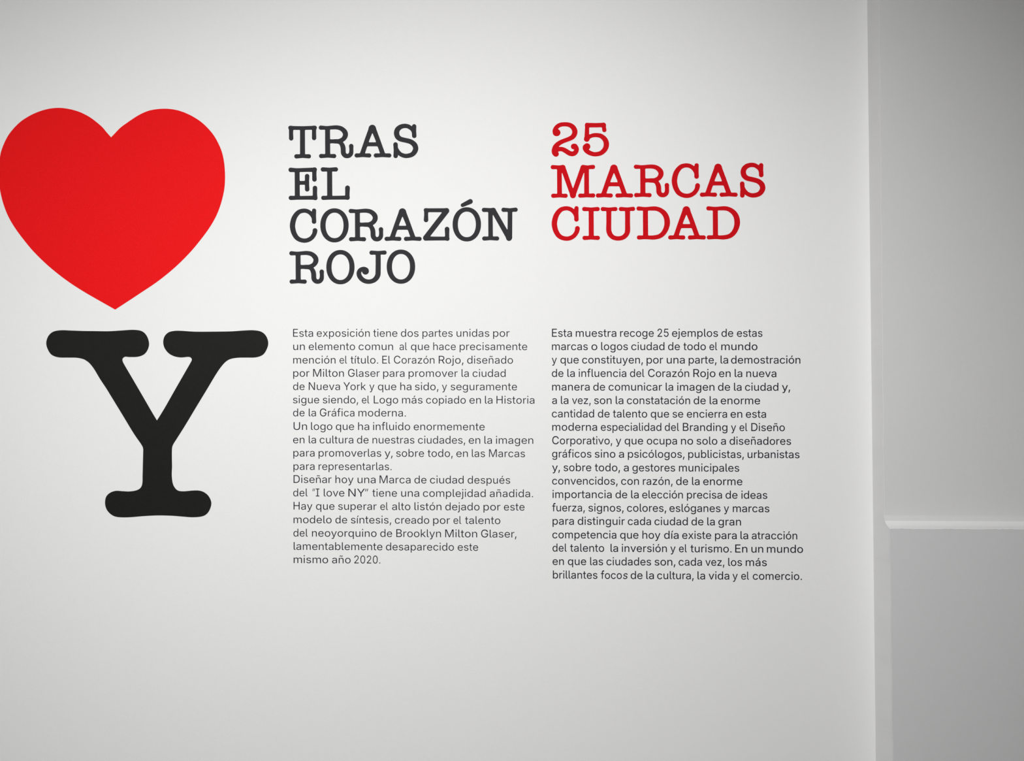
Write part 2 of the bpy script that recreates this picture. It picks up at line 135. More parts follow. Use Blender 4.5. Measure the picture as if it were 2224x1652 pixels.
# typewriter letter outlines in a 0..2000 box (x right, y up)
SLAB = {
    'T': [[125,1991,102,1986,68,1974,33,1949,16,1929,6,1909,0,1868,10,1827,41,1766,49,1726,54,1207,64,1177,83,1146,105,1126,137,1107,159,1099,193,1093,227,1094,261,1102,289,1116,316,1136,333,1156,349,1187,357,1228,339,1543,346,1695,352,1716,364,1729,386,1739,409,1741,772,1738,795,1733,808,1726,818,1712,823,1695,822,302,818,287,806,272,784,263,557,265,522,259,483,241,457,221,443,204,430,180,423,160,420,140,422,109,432,80,445,58,466,37,494,18,522,6,557,0,999,38,1442,8,1465,9,1499,17,1533,34,1560,58,1580,89,1589,119,1588,160,1577,190,1556,220,1522,246,1499,256,1476,262,1453,265,1223,262,1204,265,1192,271,1181,282,1176,292,1173,323,1165,1675,1167,1705,1171,1716,1181,1728,1194,1736,1215,1741,1601,1748,1624,1745,1642,1736,1655,1716,1658,1695,1653,1248,1661,1207,1676,1177,1692,1158,1715,1140,1737,1127,1760,1119,1794,1113,1828,1114,1851,1119,1885,1133,1919,1158,1942,1188,1956,1228,1958,1258,1945,1563,1950,1736,1957,1766,1992,1838,2000,1878,1998,1899,1992,1919,1976,1946,1953,1967,1919,1986,1885,1995,1817,2000,1771,1998,1658,1983,1090,1966,829,1965,477,1972,341,1976,239,1990,171,1994]],
    'R': [[813,1990,571,1963,445,1957,377,1960,126,1990,106,1989,77,1981,48,1963,25,1938,10,1910,3,1887,0,1866,2,1836,7,1815,16,1795,29,1776,58,1749,87,1735,116,1730,329,1737,348,1729,358,1717,363,1702,365,1682,366,1024,371,315,368,284,356,264,348,259,329,254,135,264,106,259,77,246,48,222,34,202,25,182,16,140,18,110,23,89,39,58,68,28,97,11,126,4,513,35,590,31,890,4,919,8,949,21,970,38,987,58,1002,89,1009,120,1009,151,1001,182,987,209,968,232,939,252,900,263,697,255,676,264,668,274,664,284,661,315,656,849,658,871,667,890,678,899,707,906,823,908,919,895,1045,892,1094,884,1142,867,1172,849,1183,839,1196,819,1211,788,1235,726,1248,685,1257,644,1266,562,1271,387,1276,325,1291,253,1313,202,1339,161,1380,110,1411,79,1442,54,1481,32,1520,17,1558,7,1616,0,1674,2,1723,10,1781,28,1820,48,1858,76,1892,110,1933,161,1957,202,1971,233,1983,274,1991,315,1997,377,1998,418,1994,562,2000,747,1994,777,1981,808,1957,839,1926,860,1897,871,1858,873,1829,866,1798,849,1771,823,1752,788,1743,747,1743,726,1759,593,1762,521,1758,438,1743,346,1733,325,1719,305,1699,284,1684,274,1665,269,1636,268,1615,274,1597,285,1575,315,1560,346,1555,408,1549,593,1542,654,1522,747,1492,829,1453,901,1410,962,1406,983,1408,993,1415,1003,1501,1065,1539,1102,1569,1137,1598,1178,1623,1219,1644,1260,1661,1301,1673,1343,1681,1384,1684,1466,1681,1507,1672,1558,1661,1599,1645,1640,1623,1682,1596,1723,1539,1789,1500,1825,1434,1877,1394,1903,1355,1925,1307,1948,1258,1965,1210,1977,1103,1994,1007,2000,949,2000],[842,1754,687,1748,673,1743,660,1733,651,1712,649,1692,653,1209,655,1188,663,1168,678,1156,697,1150,832,1150,929,1159,1113,1161,1152,1167,1181,1178,1258,1215,1307,1248,1338,1281,1361,1322,1388,1394,1394,1435,1392,1466,1385,1497,1360,1548,1316,1609,1278,1647,1229,1685,1181,1711,1113,1733,1026,1750,949,1756]],
    'C': [[908,1990,773,1969,675,1945,601,1918,552,1895,503,1867,405,1799,344,1747,258,1658,180,1559,136,1490,98,1412,48,1275,23,1176,8,1098,0,1010,3,922,12,853,29,775,67,647,89,588,123,520,151,471,212,382,282,294,319,255,356,222,405,185,466,147,528,115,589,88,650,66,724,44,847,19,933,8,1006,2,1092,0,1202,8,1276,19,1387,48,1460,73,1576,127,1644,167,1693,200,1736,235,1787,284,1863,373,1918,451,1953,520,1988,618,2000,716,1993,755,1977,784,1960,804,1934,824,1902,840,1853,852,1816,853,1791,850,1742,835,1718,821,1697,804,1673,775,1660,745,1654,657,1633,578,1620,549,1589,500,1534,431,1481,382,1411,337,1325,297,1239,269,1190,258,1129,250,1031,250,920,263,871,273,822,287,748,317,701,343,650,378,621,402,592,431,528,521,487,588,463,637,446,676,419,765,392,892,385,951,385,1000,391,1069,417,1196,457,1324,504,1422,534,1471,585,1539,650,1610,687,1642,748,1685,773,1699,822,1718,933,1744,1031,1755,1080,1754,1129,1750,1190,1737,1252,1718,1288,1703,1350,1673,1391,1647,1423,1622,1470,1578,1515,1529,1553,1480,1569,1451,1583,1417,1596,1363,1597,1216,1613,1176,1638,1147,1656,1133,1681,1120,1730,1107,1779,1106,1828,1117,1865,1136,1890,1157,1910,1186,1922,1226,1902,1569,1914,1873,1911,1902,1904,1922,1890,1945,1865,1968,1845,1980,1816,1992,1791,1998,1755,2000,1730,1997,1706,1991,1681,1981,1656,1965,1641,1951,1626,1931,1617,1912,1607,1850,1595,1835,1583,1833,1558,1843,1485,1888,1423,1918,1337,1952,1276,1969,1190,1986,1092,1996,982,1996]],
    'A': [[909,1990,864,1967,830,1939,801,1901,780,1857,748,1715,575,1175,309,309,301,289,287,268,272,258,261,255,108,258,81,252,63,244,45,232,31,217,12,187,1,146,2,105,15,64,36,35,63,14,99,1,117,0,450,30,792,0,819,2,846,12,873,32,891,54,905,85,911,115,911,146,904,177,891,204,871,227,846,246,810,257,612,253,588,258,579,268,577,289,581,309,679,635,688,655,702,671,720,682,738,686,1088,686,1214,685,1241,673,1257,655,1268,630,1374,289,1371,268,1362,258,1349,254,1142,257,1106,244,1079,223,1061,199,1051,177,1044,146,1044,115,1050,85,1065,54,1080,34,1106,14,1133,3,1160,0,1520,30,1898,1,1925,8,1943,17,1963,34,1979,54,1989,75,1996,95,1999,115,1999,146,1992,177,1977,207,1952,234,1925,250,1889,258,1691,254,1673,261,1655,281,1642,309,1365,1175,1187,1715,1158,1837,1144,1878,1127,1908,1102,1939,1070,1966,1043,1981,1007,1995,972,2000,945,1999],[963,1475,954,1465,945,1446,814,1083,783,981,780,961,781,951,787,941,810,931,981,930,1133,931,1155,941,1160,951,1162,961,1158,981,1130,1073,990,1453,981,1468,972,1476]],
    'S': [[766,1992,700,1983,581,1960,476,1929,410,1904,349,1875,264,1824,211,1784,165,1740,132,1702,97,1644,77,1596,56,1510,53,1462,56,1404,74,1327,97,1269,125,1221,155,1183,204,1135,240,1106,317,1055,411,1010,502,980,621,953,912,907,1189,857,1281,831,1321,817,1387,787,1440,756,1480,728,1519,692,1546,659,1567,615,1577,577,1577,548,1570,519,1556,490,1527,442,1493,401,1466,375,1427,346,1395,327,1361,311,1321,297,1202,272,1097,258,1030,253,978,253,912,260,779,288,713,309,674,326,603,365,510,442,423,538,380,606,367,635,360,808,347,846,324,875,304,891,277,906,225,922,172,926,119,918,79,904,37,875,14,846,1,808,0,788,34,462,9,125,20,87,32,67,53,45,79,27,106,15,158,2,198,0,238,5,277,17,317,38,339,58,354,77,366,106,373,154,383,171,396,173,423,165,515,116,612,77,727,44,832,21,885,13,964,5,1044,3,1202,13,1295,24,1440,50,1506,67,1585,95,1651,125,1744,179,1797,218,1842,260,1911,337,1961,413,1982,462,1996,519,1999,596,1992,644,1967,721,1937,779,1910,817,1863,868,1821,904,1769,942,1707,981,1612,1029,1546,1057,1440,1091,1361,1112,1215,1141,779,1212,687,1232,634,1249,608,1262,568,1288,542,1311,518,1337,500,1365,489,1392,477,1442,477,1481,481,1510,493,1548,509,1577,532,1606,568,1638,605,1663,647,1686,700,1707,753,1724,819,1737,872,1745,925,1749,991,1749,1057,1744,1110,1734,1149,1724,1189,1710,1286,1663,1361,1621,1407,1587,1427,1567,1459,1519,1482,1452,1489,1413,1493,1288,1497,1269,1511,1240,1538,1212,1559,1196,1585,1183,1638,1169,1665,1167,1704,1169,1757,1182,1797,1202,1823,1225,1846,1260,1854,1288,1828,1587,1841,1856,1831,1894,1811,1923,1773,1952,1731,1969,1678,1977,1625,1973,1585,1962,1550,1942,1519,1914,1493,1872,1480,1864,1466,1864,1440,1873,1374,1909,1308,1938,1255,1956,1202,1970,1136,1983,1030,1996,951,2000,832,1997]],
    'E': [[1761,1996,1703,1985,1646,1978,713,1945,495,1947,173,1979,138,1979,92,1968,69,1957,46,1940,29,1923,15,1903,6,1882,0,1852,4,1811,17,1781,46,1747,81,1724,104,1715,138,1708,368,1707,391,1705,404,1700,417,1690,423,1679,428,1659,435,300,426,279,414,270,391,263,150,272,104,262,69,243,46,222,29,199,20,178,14,148,16,117,22,97,39,67,58,47,81,30,104,19,127,12,161,8,587,27,1289,32,1692,26,1738,20,1807,5,1841,0,1887,3,1925,16,1956,36,1976,57,1992,87,1999,117,1997,158,1979,239,1969,422,1977,756,1969,787,1959,807,1943,827,1920,848,1899,860,1864,873,1830,878,1795,876,1749,861,1713,838,1688,807,1671,767,1669,736,1670,320,1666,300,1661,290,1646,277,1611,270,852,257,817,260,797,270,789,280,781,310,774,878,778,909,784,919,795,929,829,938,1070,938,1093,936,1116,925,1128,909,1132,888,1132,655,1135,635,1146,604,1159,584,1179,564,1208,544,1234,533,1266,526,1300,526,1335,532,1369,546,1392,562,1414,584,1427,604,1438,635,1441,665,1421,959,1424,1040,1419,1152,1437,1466,1432,1497,1415,1532,1392,1558,1358,1582,1323,1594,1289,1599,1243,1595,1208,1583,1174,1560,1153,1537,1139,1515,1130,1487,1128,1466,1130,1223,1127,1203,1116,1185,1093,1173,1070,1170,829,1170,806,1174,788,1182,779,1193,770,1223,765,1659,768,1679,782,1700,794,1707,817,1712,1300,1723,1577,1721,1600,1717,1611,1711,1623,1701,1628,1690,1632,1669,1632,1264,1636,1233,1643,1213,1657,1188,1680,1164,1703,1148,1726,1137,1749,1130,1784,1126,1818,1129,1841,1135,1877,1152,1910,1181,1931,1213,1940,1243,1941,1274,1923,1548,1930,1740,1935,1771,1955,1842,1956,1882,1948,1913,1933,1940,1911,1964,1887,1980,1864,1990,1830,1998,1795,2000]],
    'L': [[115,1992,80,1981,46,1959,19,1928,5,1897,0,1856,6,1826,20,1795,46,1766,69,1749,92,1739,138,1729,390,1736,404,1733,422,1723,433,1702,436,1671,440,306,436,285,431,275,422,265,402,256,379,254,161,259,115,247,80,227,57,203,44,182,36,162,32,131,35,100,43,80,57,56,80,33,103,18,126,8,172,0,539,17,723,21,1688,24,1745,20,1825,7,1860,7,1883,11,1917,23,1954,49,1978,80,1993,121,1993,162,1979,244,1982,439,1988,532,2000,737,1997,768,1985,799,1973,819,1954,840,1929,859,1906,870,1860,883,1825,884,1801,881,1756,865,1719,840,1694,809,1677,768,1674,737,1675,316,1671,295,1665,283,1653,273,1642,269,1619,265,861,252,830,254,809,265,796,285,793,306,783,1702,793,1723,809,1733,826,1737,1045,1732,1079,1737,1113,1750,1148,1775,1165,1795,1177,1815,1188,1856,1186,1887,1181,1908,1164,1938,1134,1969,1102,1987,1056,1999,1033,2000,597,1966,161,1995]],
    'J': [[957,1992,923,1980,894,1960,869,1929,856,1899,852,1869,856,1839,869,1808,894,1778,912,1765,934,1753,979,1742,1205,1749,1227,1747,1250,1736,1261,1718,1263,1708,1268,1546,1266,1153,1261,810,1253,618,1247,578,1219,508,1204,477,1177,437,1144,397,1103,358,1069,333,1024,308,979,290,923,275,878,267,822,262,788,262,720,269,675,277,619,293,574,314,518,346,464,387,430,417,394,457,364,497,335,548,315,598,308,639,310,669,324,709,338,726,349,733,360,733,382,679,394,658,417,629,450,599,473,585,507,570,540,560,574,555,619,556,653,562,687,572,720,589,754,614,778,639,798,669,812,699,821,750,818,800,804,850,777,898,747,931,709,960,664,983,597,1007,529,1022,495,1025,450,1024,360,1011,281,987,203,950,158,921,133,901,90,857,45,790,22,739,7,689,0,639,1,588,8,538,20,487,39,437,67,380,96,336,158,262,203,218,248,181,300,145,388,94,450,65,507,44,563,28,619,16,675,8,777,0,833,1,923,9,979,19,1069,39,1148,63,1193,81,1238,102,1306,141,1385,200,1422,235,1476,296,1505,336,1530,376,1576,477,1590,528,1597,588,1602,679,1607,971,1606,1455,1601,1708,1605,1728,1611,1738,1621,1746,1644,1754,1869,1751,1902,1757,1925,1765,1960,1788,1978,1808,1990,1829,2000,1869,1995,1909,1980,1940,1963,1960,1948,1973,1914,1991,1869,2000,1430,1969,1351,1972,1002,1996]],
    'Z': [[1721,1997,1595,1986,383,1983,231,1993,168,1989,130,1981,92,1960,69,1936,55,1905,53,1875,56,1854,73,1804,80,1763,84,1560,54,1275,56,1255,70,1214,84,1194,105,1173,143,1150,193,1135,219,1133,256,1135,292,1143,320,1154,349,1173,370,1194,393,1234,399,1265,387,1549,389,1692,397,1722,407,1732,421,1740,458,1745,1355,1743,1393,1739,1407,1732,1411,1722,1409,1712,1394,1692,49,289,25,258,14,238,3,208,0,177,3,147,12,116,23,96,58,55,105,26,155,10,219,7,325,14,989,21,1658,24,1709,20,1810,2,1848,0,1885,4,1923,15,1956,35,1984,65,1994,86,2000,116,1999,136,1984,197,1981,228,1978,401,1991,716,1989,736,1974,777,1959,797,1938,817,1898,841,1848,856,1822,858,1784,856,1748,848,1721,837,1696,822,1671,799,1654,777,1644,756,1637,716,1658,401,1660,309,1652,279,1633,263,1608,257,1582,256,1001,258,623,265,580,269,563,279,561,289,564,299,580,319,1951,1743,1963,1763,1976,1793,1981,1844,1968,1895,1941,1936,1898,1970,1848,1992,1797,2000]],
    'N': [[645,1990,607,1986,533,1972,458,1967,121,1987,103,1986,75,1978,46,1960,20,1930,6,1899,0,1859,6,1819,14,1799,27,1779,56,1751,84,1737,112,1732,308,1735,327,1733,336,1728,347,1718,354,1698,356,1678,364,330,362,300,353,280,339,270,327,267,131,273,103,267,84,259,65,247,48,229,35,209,26,189,21,169,19,139,27,99,47,63,73,38,103,24,140,18,430,45,495,49,860,22,888,28,916,43,942,68,959,99,968,139,967,169,963,189,955,209,942,229,925,248,907,261,879,273,850,276,654,269,645,271,632,280,621,300,619,330,607,1497,609,1527,617,1552,626,1551,636,1542,654,1513,1205,461,1325,229,1336,199,1356,129,1372,88,1393,58,1421,32,1449,15,1486,2,1523,0,1561,8,1589,21,1617,41,1645,71,1669,109,1688,159,1695,209,1692,300,1699,1708,1701,1718,1710,1734,1729,1745,1748,1747,1897,1746,1925,1754,1950,1769,1978,1799,1989,1819,1996,1839,2000,1879,1992,1920,1972,1955,1945,1980,1916,1995,1879,2000,1561,1958,1215,1993,1196,1993,1168,1986,1140,1970,1120,1950,1101,1920,1091,1879,1091,1849,1095,1829,1103,1809,1115,1789,1131,1770,1150,1756,1178,1743,1206,1739,1402,1743,1420,1738,1430,1731,1439,1713,1442,1688,1434,753,1430,699,1421,686,1411,690,1402,700,1383,731,809,1819,764,1920,740,1950,710,1972,682,1985]],
    '´': [[1451,1963,145,859,107,817,56,732,14,606,2,521,0,437,9,352,29,268,87,141,167,51,223,18,279,2,381,14,502,82,1758,816,1842,891,1906,986,1945,1070,1972,1155,1989,1239,2000,1366,1993,1493,1979,1577,1921,1746,1872,1831,1814,1900,1702,1976,1647,1994,1563,1999]],
    'M': [[1449,2000,1419,1992,1404,1984,1385,1969,1362,1939,1344,1899,1322,1798,1021,650,1014,627,1006,614,999,611,991,618,984,636,976,662,686,1778,663,1889,653,1919,635,1949,616,1969,601,1981,578,1992,556,1996,526,1993,451,1974,353,1963,90,1989,68,1984,44,1969,26,1949,10,1919,1,1879,0,1848,3,1828,9,1808,18,1788,30,1769,45,1753,68,1740,90,1734,255,1738,270,1731,278,1722,283,1707,286,1687,290,328,288,298,285,288,279,278,263,269,113,278,90,273,68,261,53,246,39,228,30,208,24,187,21,167,21,137,23,117,30,94,45,64,68,40,90,27,113,23,398,50,676,23,698,27,716,36,736,55,751,77,760,97,767,127,768,157,764,187,754,218,743,238,728,254,713,266,683,277,533,269,517,278,511,288,506,308,499,1466,503,1509,511,1514,518,1502,526,1483,556,1375,849,288,857,248,865,157,876,107,886,82,901,57,931,25,946,14,969,5,991,0,1014,1,1051,14,1080,36,1104,67,1122,107,1134,157,1143,248,1151,288,1464,1442,1479,1493,1487,1511,1494,1521,1502,1512,1503,1506,1506,1436,1503,308,1494,286,1479,276,1464,275,1329,285,1307,281,1282,268,1269,256,1255,238,1245,218,1239,197,1235,177,1234,147,1242,107,1255,77,1277,51,1299,36,1322,30,1615,56,1907,40,1930,44,1952,57,1972,77,1984,97,1995,127,2000,157,1999,187,1992,218,1982,241,1967,263,1952,278,1937,287,1907,295,1757,280,1742,282,1735,286,1727,294,1720,318,1717,1687,1721,1717,1727,1729,1742,1740,1757,1742,1907,1745,1930,1751,1952,1766,1975,1794,1989,1828,1995,1868,1994,1889,1990,1912,1981,1939,1961,1969,1937,1989,1915,1998,1892,1999,1652,1963,1547,1979,1479,1996]],
    '2': [[767,1991,668,1980,594,1966,495,1935,433,1910,346,1865,297,1832,223,1770,166,1709,117,1641,91,1593,66,1525,61,1476,66,1428,85,1350,111,1295,142,1263,186,1233,235,1211,285,1198,346,1191,408,1192,470,1203,520,1220,560,1243,604,1282,635,1331,648,1379,646,1428,629,1476,601,1515,555,1554,481,1593,473,1602,471,1612,475,1622,495,1641,532,1666,582,1693,631,1713,693,1732,730,1740,780,1748,866,1757,928,1759,1015,1757,1101,1750,1151,1742,1225,1725,1275,1708,1315,1690,1374,1655,1411,1627,1446,1593,1467,1563,1493,1515,1508,1466,1511,1437,1506,1399,1491,1350,1463,1302,1423,1256,1381,1224,1324,1193,1250,1162,1188,1140,965,1070,755,1009,619,961,495,911,433,882,371,849,274,787,223,749,178,710,136,666,95,613,67,564,39,506,10,419,1,361,0,312,6,264,26,196,52,147,74,120,130,70,186,31,235,11,297,0,359,4,392,11,421,22,468,50,504,89,522,128,528,167,518,215,485,273,484,283,489,293,503,302,532,310,594,319,656,319,718,314,767,304,792,295,891,246,1163,107,1234,79,1287,63,1349,47,1398,38,1473,29,1547,29,1621,40,1693,60,1733,75,1782,99,1841,137,1885,176,1918,214,1945,254,1967,293,1983,331,1996,380,2000,419,1998,458,1982,525,1958,574,1924,622,1859,700,1832,722,1794,740,1757,750,1708,757,1646,758,1596,755,1559,749,1522,736,1490,719,1460,696,1438,671,1422,642,1413,603,1415,564,1430,525,1451,496,1484,467,1522,447,1559,434,1634,421,1648,409,1649,399,1642,380,1611,341,1572,319,1535,309,1510,307,1473,310,1411,324,1374,335,1312,363,1200,421,1099,467,990,512,879,547,780,566,718,572,656,574,569,568,541,574,538,584,549,603,570,622,624,661,718,712,817,755,879,779,1002,819,1374,926,1436,946,1535,983,1629,1030,1674,1059,1745,1117,1791,1166,1819,1202,1844,1243,1867,1292,1884,1340,1895,1389,1899,1447,1891,1515,1873,1573,1856,1612,1828,1661,1786,1719,1742,1767,1695,1808,1646,1843,1594,1874,1497,1921,1436,1944,1374,1962,1262,1983,1151,1995,1027,2000,903,1998]],
    '5': [[1582,2000,1441,1986,1008,1973,485,1979,344,1989,293,1986,268,1981,242,1972,221,1960,198,1940,184,1920,165,1860,165,1820,179,1721,140,1183,132,1143,107,1073,100,1033,103,993,114,963,135,933,166,905,204,884,242,870,281,863,332,862,370,867,395,874,446,898,486,933,544,1023,573,1053,599,1069,625,1081,714,1108,791,1124,842,1131,918,1138,1008,1139,1097,1133,1186,1120,1237,1109,1301,1088,1352,1063,1390,1041,1444,1003,1478,973,1507,943,1538,904,1556,874,1577,824,1586,784,1591,734,1589,664,1582,624,1567,575,1548,535,1515,485,1489,455,1454,422,1397,375,1354,345,1317,325,1263,303,1161,276,1033,257,957,253,906,255,855,261,740,287,638,319,587,340,517,375,490,395,485,405,484,415,489,425,548,484,562,505,576,535,583,565,584,595,572,644,556,674,532,704,509,724,472,748,434,764,395,774,357,780,319,780,255,771,217,758,187,744,136,714,89,682,56,654,31,624,14,595,8,575,0,495,7,445,35,385,98,306,128,276,178,232,242,189,357,129,485,79,574,52,714,21,791,10,880,2,969,0,1046,3,1148,12,1237,24,1314,39,1416,65,1492,93,1556,123,1620,159,1731,236,1780,276,1822,316,1862,361,1896,405,1927,455,1956,515,1974,565,1990,624,1998,684,2000,744,1995,794,1981,854,1963,904,1934,963,1910,1003,1873,1053,1827,1103,1748,1173,1646,1241,1531,1299,1467,1324,1403,1344,1327,1361,1263,1370,1135,1380,1020,1383,906,1380,842,1374,778,1365,714,1353,612,1325,548,1304,523,1300,510,1302,499,1312,493,1332,500,1671,508,1691,517,1701,536,1710,548,1713,1008,1714,1390,1721,1416,1718,1441,1708,1458,1691,1465,1671,1485,1531,1505,1492,1531,1467,1556,1451,1582,1441,1633,1432,1671,1434,1697,1439,1722,1448,1747,1462,1771,1482,1787,1502,1797,1521,1804,1551,1801,1581,1765,1731,1771,1850,1765,1890,1751,1920,1735,1940,1697,1971,1646,1992,1620,1997]],
    'D': [[89,1991,60,1977,37,1960,15,1929,4,1899,0,1858,6,1828,21,1798,40,1775,69,1754,109,1741,347,1742,363,1737,376,1727,385,1707,393,300,390,280,386,270,377,260,357,251,149,256,109,249,79,233,64,219,47,199,37,179,28,148,27,118,30,98,37,78,50,54,69,32,90,17,119,5,149,0,377,17,456,22,546,22,635,21,933,0,1032,0,1111,6,1191,17,1270,32,1340,51,1399,71,1461,98,1528,135,1578,168,1627,208,1667,244,1712,290,1756,344,1823,442,1882,553,1932,675,1969,796,1984,867,1993,928,1999,998,2000,1059,1997,1120,1988,1201,1976,1261,1961,1322,1942,1383,1919,1444,1885,1513,1855,1565,1821,1616,1786,1661,1746,1707,1705,1747,1656,1788,1568,1848,1478,1898,1429,1921,1340,1955,1240,1981,1151,1996,1091,2000,1022,2000,933,1995,625,1964,526,1961,447,1962,357,1970,129,1997],[704,1737,695,1727,689,1717,685,1686,697,310,698,290,704,268,714,256,734,247,833,246,933,250,1012,256,1151,277,1211,291,1260,306,1300,321,1340,341,1399,383,1459,441,1494,482,1518,517,1558,585,1586,644,1617,725,1632,776,1653,867,1660,917,1664,998,1664,1049,1656,1140,1648,1201,1630,1282,1617,1322,1601,1363,1565,1433,1538,1475,1498,1526,1468,1558,1419,1602,1369,1639,1320,1671,1280,1692,1220,1715,1181,1727,1131,1736,1022,1744,744,1746,724,1744]],
    'I': [[152,1991,95,1974,57,1954,25,1929,5,1898,1,1857,14,1827,44,1796,78,1776,133,1755,209,1743,665,1746,708,1735,723,1725,733,1704,740,306,730,275,717,265,683,254,646,252,247,258,190,251,133,235,76,204,54,184,40,163,33,143,34,112,57,71,95,42,133,24,190,8,247,1,285,0,892,28,1025,32,1747,4,1823,8,1880,21,1929,41,1960,61,1988,92,1999,122,1993,163,1971,194,1937,220,1899,238,1861,250,1785,261,1405,254,1367,256,1329,269,1310,296,1292,1694,1297,1714,1310,1729,1329,1739,1359,1745,1747,1742,1804,1747,1861,1761,1918,1787,1942,1806,1960,1827,1971,1847,1974,1878,1969,1898,1956,1921,1926,1949,1880,1974,1823,1991,1747,2000,1006,1965,873,1969,247,2000,190,1997]],
    'U': [[1795,1990,1541,1959,1161,1990,1132,1984,1102,1969,1081,1951,1060,1921,1052,1901,1047,1871,1048,1852,1054,1825,1064,1802,1078,1782,1093,1768,1112,1754,1132,1746,1161,1740,1376,1745,1385,1743,1400,1733,1410,1713,1412,1693,1414,1356,1414,703,1408,584,1399,525,1387,485,1374,455,1356,426,1334,396,1273,337,1246,317,1209,297,1171,283,1132,272,1083,263,1015,258,966,260,927,265,878,275,820,295,771,325,747,347,712,384,688,416,672,446,639,535,626,584,619,624,612,723,617,1683,620,1713,632,1733,654,1743,868,1743,898,1750,917,1760,946,1785,959,1802,968,1822,973,1842,975,1871,967,1911,949,1941,927,1963,898,1979,868,1986,849,1987,546,1958,478,1954,410,1957,312,1967,127,1987,107,1986,82,1980,46,1960,19,1931,5,1901,0,1861,4,1832,19,1798,42,1772,68,1755,88,1747,117,1743,290,1743,311,1733,323,1713,326,1683,328,1059,315,723,316,653,321,584,329,535,342,475,358,426,396,337,419,297,447,257,478,222,537,165,615,105,663,76,712,54,780,31,888,9,946,3,1015,0,1122,7,1180,17,1239,30,1298,48,1337,64,1395,94,1473,149,1538,208,1571,245,1600,283,1627,327,1666,406,1681,446,1694,495,1705,554,1711,624,1712,693,1701,1059,1705,1713,1707,1723,1717,1738,1737,1748,1756,1751,1883,1749,1912,1755,1932,1762,1960,1782,1977,1802,1993,1832,1999,1861,1997,1901,1987,1931,1967,1960,1942,1981,1912,1995,1883,2000]],
    'O': [[2000,1000,1995,1107,1982,1208,1959,1304,1927,1397,1886,1485,1837,1568,1781,1646,1717,1717,1646,1781,1568,1837,1485,1886,1397,1927,1304,1959,1208,1982,1107,1995,1000,2000,893,1995,792,1982,696,1959,603,1927,515,1886,432,1837,354,1781,283,1717,219,1646,163,1568,114,1485,73,1397,41,1304,18,1208,5,1107,0,1000,5,893,18,792,41,696,73,603,114,515,163,432,219,354,283,283,354,219,432,163,515,114,603,73,696,41,792,18,893,5,1000,0,1107,5,1208,18,1304,41,1397,73,1485,114,1568,163,1646,219,1717,283,1781,354,1837,432,1886,515,1927,603,1959,696,1982,792,1995,893],[1636,997,1632,1094,1621,1181,1603,1263,1578,1340,1545,1412,1507,1478,1462,1537,1411,1590,1355,1636,1295,1674,1230,1704,1160,1726,1086,1739,1004,1743,922,1739,848,1726,778,1704,713,1674,653,1636,597,1590,546,1537,501,1478,463,1412,430,1340,405,1263,387,1181,376,1094,372,997,376,900,387,813,405,731,430,654,463,582,501,516,546,457,597,404,653,358,713,320,778,290,848,268,922,255,1004,251,1086,255,1160,268,1230,290,1295,320,1355,358,1411,404,1462,457,1507,516,1545,582,1578,654,1603,731,1621,813,1632,900]],
}


# ---------------------------------------------------------------- materials
def material(name, colour, rough=0.6, spec=0.4, bump_scale=0, bump=0.0, grain=0.0, grain_scale=300.0, soft=0.0):
    m = bpy.data.materials.new(name)
    m.use_nodes = True
    nt = m.node_tree
    N, L = nt.nodes, nt.links
    b = N['Principled BSDF']
    b.inputs['Roughness'].default_value = rough
    b.inputs['Specular IOR Level'].default_value = spec
    tc = N.new('ShaderNodeTexCoord')
    col = None
    if grain or soft:
        def layer(prev, scale, amount):
            n = N.new('ShaderNodeTexNoise')
            n.inputs['Scale'].default_value = scale
            n.inputs['Detail'].default_value = 3
            L.new(tc.outputs['Object'], n.inputs['Vector'])
            r = N.new('ShaderNodeMapRange')
            r.inputs['From Min'].default_value = 0.25
            r.inputs['From Max'].default_value = 0.75
            r.inputs['To Min'].default_value = 1 - amount
            r.inputs['To Max'].default_value = 1 + amount
            L.new(n.outputs['Fac'], r.inputs['Value'])
            v = N.new('ShaderNodeVectorMath')
            v.operation = 'SCALE'
            if prev is None:
                v.inputs[0].default_value = colour
            else:
                L.new(prev, v.inputs[0])
            L.new(r.outputs['Result'], v.inputs['Scale'])
            return v.outputs[0]
        if grain:
            col = layer(col, grain_scale, grain)
        if soft:
            col = layer(col, 2.3, soft)
        L.new(col, b.inputs['Base Color'])
    else:
        b.inputs['Base Color'].default_value = (*colour, 1)
    if bump:
        n = N.new('ShaderNodeTexNoise')
        n.inputs['Scale'].default_value = bump_scale
        n.inputs['Detail'].default_value = 4
        L.new(tc.outputs['Object'], n.inputs['Vector'])
        bm = N.new('ShaderNodeBump')
        bm.inputs['Strength'].default_value = bump
        bm.inputs['Distance'].default_value = 0.001
        L.new(n.outputs['Fac'], bm.inputs['Height'])
        L.new(bm.outputs['Normal'], b.inputs['Normal'])
    return m


